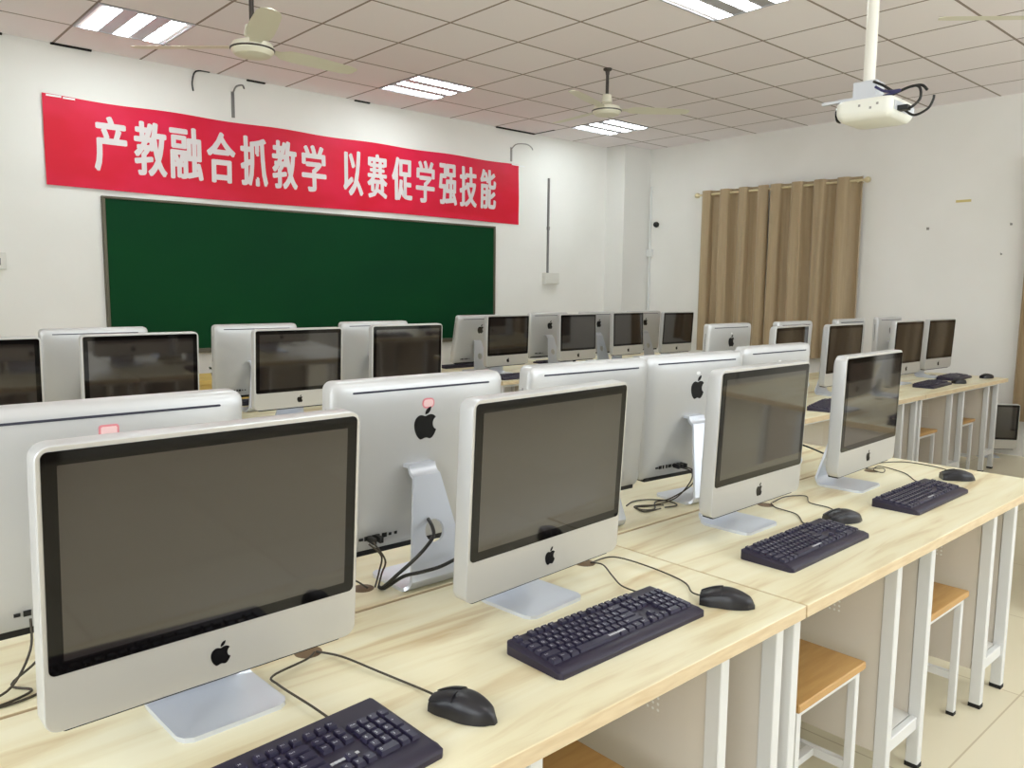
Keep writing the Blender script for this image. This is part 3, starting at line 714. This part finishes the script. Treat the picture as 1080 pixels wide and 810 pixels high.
# the keyboards that belong to the turned-away computers stick out beyond their screens
keyboard('black keyboard seen in the gap between two turned-away computers', 2.19, 1.97, 180)
keyboard('black keyboard seen under a turned-away computer in the second bank', 1.98, 4.60, 180)
keyboard('black keyboard on the distant desk behind the leaning computer', 4.40, 5.63, 180)
keyboard('black keyboard on the distant desk between the first two black screens', 5.40, 5.45, 180)
keyboard('black keyboard before the first black screen of the distant row', 4.22, 4.52, 0)
keyboard('black keyboard on the window-side desk showing between two near screens', 4.62, 2.19, 14)
keyboard('black keyboard before the two brown screens, nearer the aisle', 6.33, 2.24, 4)
keyboard('black keyboard before the last brown screen', 7.02, 2.33, 4)
mouse('black mouse between the two keyboards before the brown screens', 6.66, 2.24, 60)
mouse('black mouse on the desk corner by the bare wall', 7.27, 2.24, 60)
mouse('black mouse beyond the computer at the curtain edge, partly behind a near screen', 5.46, 2.34, 40)
for x_, w_ in ((4.5, 'mirrored in the third screen'), (5.28, 'mirrored in the fourth screen')):
    keyboard('black keyboard on the desk beyond the frame, ' + w_, x_, .93, 180)
    mouse('black mouse on the desk beyond the frame, ' + w_, x_-.33, .88, 180)

# ------------------------------------------------------------------ stools
def make_stool():
    t = thing('wooden_stool', 'x', 'stool')
    bm = BM(); box(bm, (-.18, -.13, .418), (.18, .13, .44), .003, 1); obj('seat', bm, 'stool_wood', t)
    for sx in (-1, 1):
        for sy in (-1, 1):
            bm = BM(); a = sx*.158; c = sy*.108
            box(bm, (a-.011, c-.011, .010), (a+.011, c+.011, .405), .0015, 1); o = obj('leg', bm, 'white_metal', t)
            bm = BM(); box(bm, (a-.012, c-.012, 0), (a+.012, c+.012, .012)); obj('foot_cap', bm, 'foot', o)
    bm = BM()
    for s in (-1, 1):
        box(bm, (-.169, s*.108-.010, .400), (.169, s*.108+.010, .418)); box(bm, (s*.158-.010, -.098, .400), (s*.158+.010, .098, .418))
    obj('seat_frame', bm, 'white_metal', t)
    for s in (-1, 1):
        bm = BM(); box(bm, (s*.158-.009, -.097, .125), (s*.158+.009, .097, .150)); obj('stretcher', bm, 'white_metal', t)
    bm = BM(); box(bm, (-.149, -.011, .127), (.149, .011, .147)); obj('stretcher', bm, 'white_metal', t)
    return t
ST = make_stool(); ST.location = (1.93, 1.02, 0); ST['label'] = 'wooden stool under the second desk, its whole front corner showing'; ST['group'] = 'wooden stools under the desks'
dup(ST, (2.715, 1.025, 0), 0, 'wooden stool with white legs under the second desk, next to the aisle end', 'wooden stools under the desks')
dup(ST, (1.06, 1.03, 0), 0, 'wooden stool under the nearest desk, at the bottom frame edge', 'wooden stools under the desks')
for x_, w_ in ((6.07, 'white legged stool under the window-side desk, between its two desks\' legs'), (6.85, 'white legged stool under the last window-side desk'), (4.29, 'stool under the distant desk of the first black screen')):
    y_ = 2.36 if x_ > 5 else 4.70
    dup(ST, (x_, y_, 0), 0, w_, 'wooden stools under the desks')

# ------------------------------------------------------------------ chalkboard, banner
t = thing('chalkboard', 'long dark green chalkboard on the front wall below the red banner', 'chalkboard', (3.81, YF, 0.919))
bm = BM(); box(bm, (-1.95, -.022, .0), (1.95, -.012, 1.181)); obj('board_surface', bm, 'board', t)
bm = BM()
for lo, hi in (((-1.975, -.018), (1.975, .004)), ((-1.975, 1.175), (1.975, 1.193))): box(bm, (lo[0], -.032, lo[1]), (hi[0], 0, hi[1]), .003, 1)
for a in (-1.975, 1.95): box(bm, (a, -.032, -.0), (a+.025, 0, 1.175), .003, 1)
obj('frame', bm, 'board_frame', t)
bm = BM(); box(bm, (-1.9, -.085, -.030), (1.9, -.002, -.018)); box(bm, (-1.9, -.088, -.030), (1.9, -.080, -.008)); obj('chalk_ledge', bm, 'board_frame', t)

t = thing('banner', 'long red cloth banner with white Chinese lettering above the chalkboard', 'banner', (0, YF, 0))
def ban_y(x, z): return -.012-.005*math.sin(3.1*x+1.7*z)-.004*math.sin(7.3*x-3.0*z)-.003*math.sin(11*z+2*x)
bm = BM(); nx, nz = 110, 12; x0, x1 = 1.474, 6.136
grid = []
for j in range(nz+1):
    row = []
    for i in range(nx+1):
        x_ = x0+(x1-x0)*i/nx; top = 2.808-.010*math.sin(math.pi*(x_-x0)/(x1-x0)*5)**2; bot = 2.158+.006*math.sin(x_*1.7)
        z_ = bot+(top-bot)*j/nz; row.append(bm.verts.new((x_, ban_y(x_, z_), z_)))
    grid.append(row)
for j in range(nz):
    for i in range(nx): bm.faces.new((grid[j][i], grid[j][i+1], grid[j+1][i+1], grid[j+1][i]))
bmesh.ops.recalc_face_normals(bm, faces=bm.faces[:]); bmesh.ops.solidify(bm, geom=bm.faces[:], thickness=.0015)
obj('cloth', bm, 'banner', t, smooth=60)
CH = [('产', 1.803, 2.042), ('教', 2.089, 2.339), ('融', 2.360, 2.625), ('合', 2.655, 2.896), ('抓', 2.936, 3.182), ('教', 3.222, 3.461), ('学', 3.503, 3.748),
      ('以', 3.923, 4.141), ('赛', 4.188, 4.412), ('促', 4.462, 4.700), ('学', 4.741, 4.975), ('强', 5.027, 5.260), ('技', 5.291, 5.523), ('能', 5.567, 5.798)]
for c, a, e_ in CH:
    V, F = glyph(c)
    xs = [v[0] for v in V]; ys = [v[1] for v in V]; wx, wz = .0105, .0068
    kx = (e_-a-2*wx)/(max(xs)-min(xs)); z0, z1 = 2.292+wz, 2.706-wz; kz = (z1-z0)/(max(ys)-min(ys))
    bm = BM()
    for k in range(9):                                              # heavy strokes: the outline laid nine times around itself
        ox, oz = (0, 0) if k == 8 else (wx*math.cos(k*math.pi/4), wz*math.sin(k*math.pi/4)); vs = []
        for v in V:
            x_ = a+wx+(v[0]-min(xs))*kx+ox; z_ = z0+(v[1]-min(ys))*kz+oz; vs.append(bm.verts.new((x_, ban_y(x_, z_)-.0030-.00015*k, z_)))
        for f in F:
            try: bm.faces.new([vs[i] for i in f])
            except ValueError: pass
    bmesh.ops.recalc_face_normals(bm, faces=bm.faces[:])
    obj('character', bm, 'banner_text', t)
for xa, za in ((1.50, 2.80), (6.02, 2.80)):
    bm = BM(); box(bm, (xa, -.020, za-.010), (xa+.10, -.0165, za+.003)); box(bm, (xa+.11, -.020, za-.014), (xa+.19, -.0165, za-.002)); obj('tape', bm, 'plain_white', t)

# ------------------------------------------------------------------ small things on the front wall
t = thing('wall_socket', 'white switch box with a dark cable channel rising above it on the front wall', 'switch', (6.635, YF, 1.50))
bm = BM(); box(bm, (-.115, -.055, 0), (.115, 0, .13), .006); obj('box', bm, 'socket', t)
bm = BM(); box(bm, (-.110, -.058, .012), (.110, -.053, .065), .002, 1); obj('cover', bm, 'socket', t)
bm = BM(); box(bm, (-.045, -.018, .13), (-.025, 0, 1.205)); box(bm, (-.05, -.022, .62), (-.02, 0, .66)); obj('conduit', bm, 'conduit', t)
t = thing('wall_box', 'small white box on the wall cut off by the photo edge', 'switch', (1.10, YF, 1.54))
bm = BM(); box(bm, (-.06, -.05, 0), (.085, 0, .12), .006); obj('box', bm, 'socket', t)
bm = BM(); box(bm, (-.03, -.054, .03), (.05, -.05, .08)); obj('switch_plate', bm, 'screw', t)
t = obj('loose_wire', tube(BM(), [(2.70, YF-.02, 3.168), (2.62, YF-.02, 3.165), (2.575, YF-.02, 3.14), (2.555, YF-.02, 3.06), (2.565, YF-.01, 3.0)], .006), 'cable'); tag(t, 'short black wire hanging from the ceiling edge above the banner\'s second character', 'wire')
t = thing('wall_hook', 'grey metal hook on the wall above the banner\'s fourth character', 'hook', (2.9, YF, 2.85))
bm = BM(); box(bm, (-.018, -.006, -.01), (.008, 0, .20)); tube(bm, [(-.005, -.004, .18), (.0, -.06, .23), (.05, -.07, .25), (.075, -.05, .23)], .007); obj('bracket', bm, 'conduit', t)
t = thing('wall_hook', 'bent metal hook on the wall above the banner\'s end', 'hook', (6.03, YF, 2.84))
bm = BM(); box(bm, (-.02, -.006, -.01), (.005, 0, .14)); tube(bm, [(-.008, -.004, .12), (.02, -.06, .17), (.14, -.09, .18), (.22, -.08, .16), (.26, -.06, .14)], .006); obj('bracket', bm, 'screw', t)

# right wall details
t = thing('wall_conduit', 'thin white cable channel down the wall beside the corner column', 'conduit', (XR, 6.40, 0))
bm = BM(); box(bm, (-.018, -.012, .5), (0, .012, 2.72), .002, 1); obj('channel', bm, 'conduit_white', t)
bm = BM(); box(bm, (-.04, -.05, 1.86), (0, .05, 1.95), .004); obj('junction_box', bm, 'conduit_white', t)
t = thing('wall_sensor', 'small black knob on the wall between the corner column and the curtains', 'sensor', (XR, 6.30, 2.25))
bm = BM(); lathe(bm, [(.012, 0), (.030, .004), (.036, .02), (.03, .045), (.012, .055)], 16)
for v in bm.verts: v.co = Vector((-v.co.z, v.co.x, v.co.y))
obj('knob', bm, 'black', t, smooth=40)
bm = BM(); box(bm, (XR-.002, 2.74, 2.27), (XR, 2.87, 2.292)); o = obj('tape_strip', bm, 'tape'); tag(o, 'yellowed strip of tape on the bare wall', 'tape')
for y_, z_, s_, w_ in ((3.10, 2.045, .012, 'small grey hook on the bare wall beside the curtains'), (2.40, 2.05, .009, 'small grey hook on the bare wall near the photo edge'), (2.46, 1.79, .007, 'tiny dark nail in the bare wall near the photo edge')):
    t = thing('wall_nail', w_, 'nail', (XR, y_, z_))
    bm = BM(); box(bm, (-.006, -s_, -s_), (0, s_, s_), .001, 1); tube(bm, [(-.005, 0, 0), (-.02, 0, -.004), (-.022, 0, .012)], .003); obj('hook', bm, 'screw', t)

# ------------------------------------------------------------------ curtains
def make_curtain(label, ya, yb, zt, zbm, folds, phase=0.0, amp=.045):
    t = thing('curtain', label, 'curtain', (XR-.10, (ya+yb)/2, 0)); yc = (ya+yb)/2
    bm = BM(); n = int(folds*24); rows = []
    for j in range(10):
        f = j/9; z = zt+(zbm-zt)*f; row = []
        for i in range(n+1):
            s = i/n; y = ya+(yb-ya)*s
            w = math.sin(2*math.pi*folds*s+phase); w = math.copysign(abs(w)**.7, w)
            a = amp*(1+.10*math.sin(5*s+2*f)); w += .30*math.sin(2*math.pi*folds*2.37*s+1.0)*min(1, 3*f)+.12*math.sin(2*math.pi*folds*4.1*s+.6)*min(1, 4*f)
            y2 = y + .018*math.sin(4*math.pi*folds*s+2*phase)*(1-.3*f) + .012*f*math.sin(9*s+1.3)
            row.append((a*w, y2-yc, z))
        rows.append(row)
    vr = [[bm.verts.new(p) for p in r] for r in rows]
    for a, c in zip(vr, vr[1:]):
        for i in range(n): bm.faces.new((a[i], a[i+1], c[i+1], c[i]))
    bmesh.ops.recalc_face_normals(bm, faces=bm.faces[:]); bmesh.ops.solidify(bm, geom=bm.faces[:], thickness=.002)
    obj('cloth', bm, 'curtain', t, smooth=60)
    bm = BM()
    for k in range(int(folds*2)):
        s = (k+.5-phase/math.pi+ (1 if phase else 0))/(2*folds) if False else None
    return t
make_curtain('tan pleated curtain on the corner column side of the window', 5.57, 4.73, 2.585, .75, 3.5, math.pi*1.0)
make_curtain('tan pleated curtain on the bare wall side of the window', 4.70, 3.71, 2.585, .75, 4.0, math.pi*1.0)
make_curtain('tan curtain of the next window, cut off by the photo edge', 2.24, .9, 2.615, .32, 5.0, 0)
for ya, yb, w_ in ((3.69, 5.62, 'cream curtain rod showing between the pleats of the two full curtains'), (.8, 2.2, 'cream curtain rod of the next window, beyond the photo edge')):
    t = thing('curtain_rod', w_, 'curtain rod', (XR-.10, (ya+yb)/2, 2.542)); h = (yb-ya)/2
    bm = BM(); tube(bm, [(0, -h, 0), (0, h, 0)], .013, 12, False); obj('rod', bm, 'rod', t, smooth=40)
    for s in (-1, 1):
        bm = BM(); lathe(bm, [(.013, 0), (.026, .012), (.030, .035), (.022, .055), (.006, .062)], 16)
        for v in bm.verts: v.co = Vector((v.co.x, s*(h+v.co.z), v.co.y))
        obj('finial', bm, 'rod', t, smooth=40)
        bm = BM(); box(bm, (-.008, s*(h-.06)-.01, -.02), (.10, s*(h-.06)+.01, -.008)); obj('bracket', bm, 'rod', t)

# ------------------------------------------------------------------ ceiling fans
def make_fan(label, x, y, zh, angles):
    t = thing('ceiling_fan', label, 'ceiling fan', (x, y, ZC)); d = zh-ZC
    bm = BM(); tube(bm, [(0, 0, 0), (0, 0, d+.09)], .013, 12, False); lathe(bm, [(.034, 0), (.034, -.012), (.018, -.022), (.014, -.05)], 18); obj('downrod', bm, 'fan_rod', t, smooth=35)
    bm = BM(); lathe(bm, [(.016, d+.13), (.035, d+.125), (.042, d+.07), (.030, d+.062), (.05, d+.05), (.105, d+.030), (.116, d+.008), (.112, d-.012), (.095, d-.030), (.05, d-.040), (.018, d-.042)], 28)
    obj('motor', bm, 'fan', t, smooth=30)
    bm = BM(); lathe(bm, [(.113, d+.006), (.119, d+.003), (.119, d-.002), (.113, d-.005)], 28); obj('trim_ring', bm, 'fan_rod', t, smooth=30)
    for a in angles:
        a = R(a); ca, sa = math.cos(a), math.sin(a)
        prof = [(.10, .030, 0), (.16, .034, .10), (.20, .060, .2), (.30, .068, .2), (.45, .066, .18), (.60, .060, .16), (.655, .045, .15), (.665, .02, .15)]
        rings = []
        for r_, hw, tw in prof:
            q = []
            for s, th in ((-1, 0), (-.5, .006), (0, .008), (.5, .006), (1, 0), (.5, -.0), (0, .001), (-.5, -.0)):
                u, v, w = r_, s*hw, th-s*hw*math.tan(tw)*.9
                q.append((u*ca-v*sa, u*sa+v*ca, d+.012+w))
            rings.append(q)
        bm = BM(); loft(bm, rings); obj('blade', bm, 'fan', t, smooth=40)
    return t
make_fan('cream ceiling fan with dark rod over the banner\'s middle, the larger one', 1.985, 4.33, 2.715, (4, 136, 253))
make_fan('cream ceiling fan above the distant row, under the corner tube light', 4.943, 4.384, 2.845, (-37, 83, 200))
make_fan('ceiling fan beyond the frame of which one pale blade enters by the projector', 4.90, 1.24, 2.80, (135, 255, 15))

# ------------------------------------------------------------------ projector on its pole
t = thing('projector', 'cream projector hanging from a white ceiling pole with loose black cables', 'projector', (3.82, 1.77, ZC), R(3))
bm = BM(); tube(bm, [(0, 0, 0), (0, 0, -.785)], .026, 18, False); lathe(bm, [(.075, 0), (.075, -.008), (.028, -.012)], 20); obj('pole', bm, 'proj_pole', t, smooth=35)
bm = BM(); box(bm, (-.05, -.055, -.845), (.05, .055, -.765), .006); box(bm, (-.10, -.075, -.855), (.10, .10, -.845))
for sx in (-1, 1):
    box(bm, (sx*.10-.012, -.10, -.862), (sx*.10+.012, .17, -.850))
obj('mount', bm, 'plate', t)
YC, ZT = -.035, -.865                                               # middle and top of the case
bm = BM(); outl = [(p[0], p[1]+YC) for p in rrect(.29, .262, .04, 6)]
sc_ = lambda k: [(p[0]*k, (p[1]-YC)*k+YC) for p in outl]
loft(bm, [[(p[0], p[1], ZT+z) for p in sc_(k)] for k, z in ((.78, -.090), (.88, -.085), (.96, -.070), (1, -.054), (1, -.018), (.985, -.008), (.93, 0))])
body = obj('case', bm, 'proj', t, smooth=35)
bm = BM(); lathe(bm, [(.034, .088), (.038, .103), (.034, .112), (.026, .106)], 20)
for v in bm.verts: v.co = Vector((v.co.x-.06, v.co.z, ZT-.042+v.co.y))
obj('lens', bm, 'lens', t, smooth=30)
bm = BM(); box(bm, (-.12, YC-.1320, ZT-.060), (.12, YC-.1295, ZT-.02)); obj('rear_panel', bm, 'plate', t)
bm = BM()
for yy, zz in ((-.02, -.03), (-.07, -.045), (-.10, -.03)): box(bm, (-.1458, yy-.005, ZT+zz-.005), (-.1445, yy+.005, ZT+zz+.005))
obj('side_screws', bm, 'screw', t)
for P, mm, r_ in (([(-.05, -.04, -.775), (-.05, -.085, -.80), (-.05, -.14, -.835), (-.05, -.20, -.825), (-.05, -.25, -.825), (-.05, -.275, -.85)], 'cable', .006),
                  ([(-.06, YC-.145, ZT-.052), (-.07, -.215, ZT-.055), (-.06, -.25, ZT-.02), (-.06, -.245, ZT+.03), (-.05, -.20, ZT+.04), (-.05, -.10, ZT+.01), (-.05, -.02, ZT-.0), (-.09, .08, ZT+.008)], 'cable', .006),
                  ([(0, YC-.130, ZT-.045), (0, -.21, ZT-.075), (0, -.265, ZT-.055), (0, -.285, ZT-.02), (0, -.288, ZT)], 'cable', .0055),
                  ([(-.05, -.05, -.80), (-.06, -.10, -.83), (-.06, -.165, -.835), (-.055, -.11, -.845), (-.05, -.06, -.852)], 'blue_cable', .006)):
    bm = BM(); tube(bm, P, r_); obj('cable', bm, mm, t, smooth=40)
bm = BM(); box(bm, (-.09, YC-.175, ZT-.062), (-.045, YC-.130, ZT-.040), .003); obj('plug', bm, 'black', t)

# ------------------------------------------------------------------ teacher's stand in the gap under the chalkboard
t = thing('teacher_desk', 'yellow wooden teacher\'s desk glimpsed in the gap under the chalkboard', 'desk', (2.42, 6.22, 0))
bm = BM(); box(bm, (-.45, -.25, .70), (.45, .25, .735), .003, 1); obj('tabletop', bm, 'podium', t)
bm = BM(); box(bm, (-.43, -.23, .02), (.43, -.21, .70)); box(bm, (-.43, -.21, .02), (-.41, .23, .70)); box(bm, (.41, -.21, .02), (.43, .23, .70)); box(bm, (-.43, -.23, 0), (.43, .23, .02)); obj('carcass', bm, 'podium', t)
t = thing('potted_plant', 'tiny dark green plant on the yellow teacher\'s desk', 'plant', (2.42, 6.10, .735))
bm = BM(); lathe(bm, [(.018, 0), (.026, .035), (.028, .04), (.024, .04), (.022, .03)], 14); obj('pot', bm, 'cable_brown', t, smooth=40)
bm = BM()
for k in range(9):
    a = k*2.4; r_ = .03+.012*(k % 3)
    tube(bm, [(0, 0, .03), (r_*.5*math.cos(a), r_*.5*math.sin(a), .07), (r_*math.cos(a), r_*math.sin(a), .075+.006*(k % 2))], .006, 5)
obj('leaves', bm, 'leaf', t)
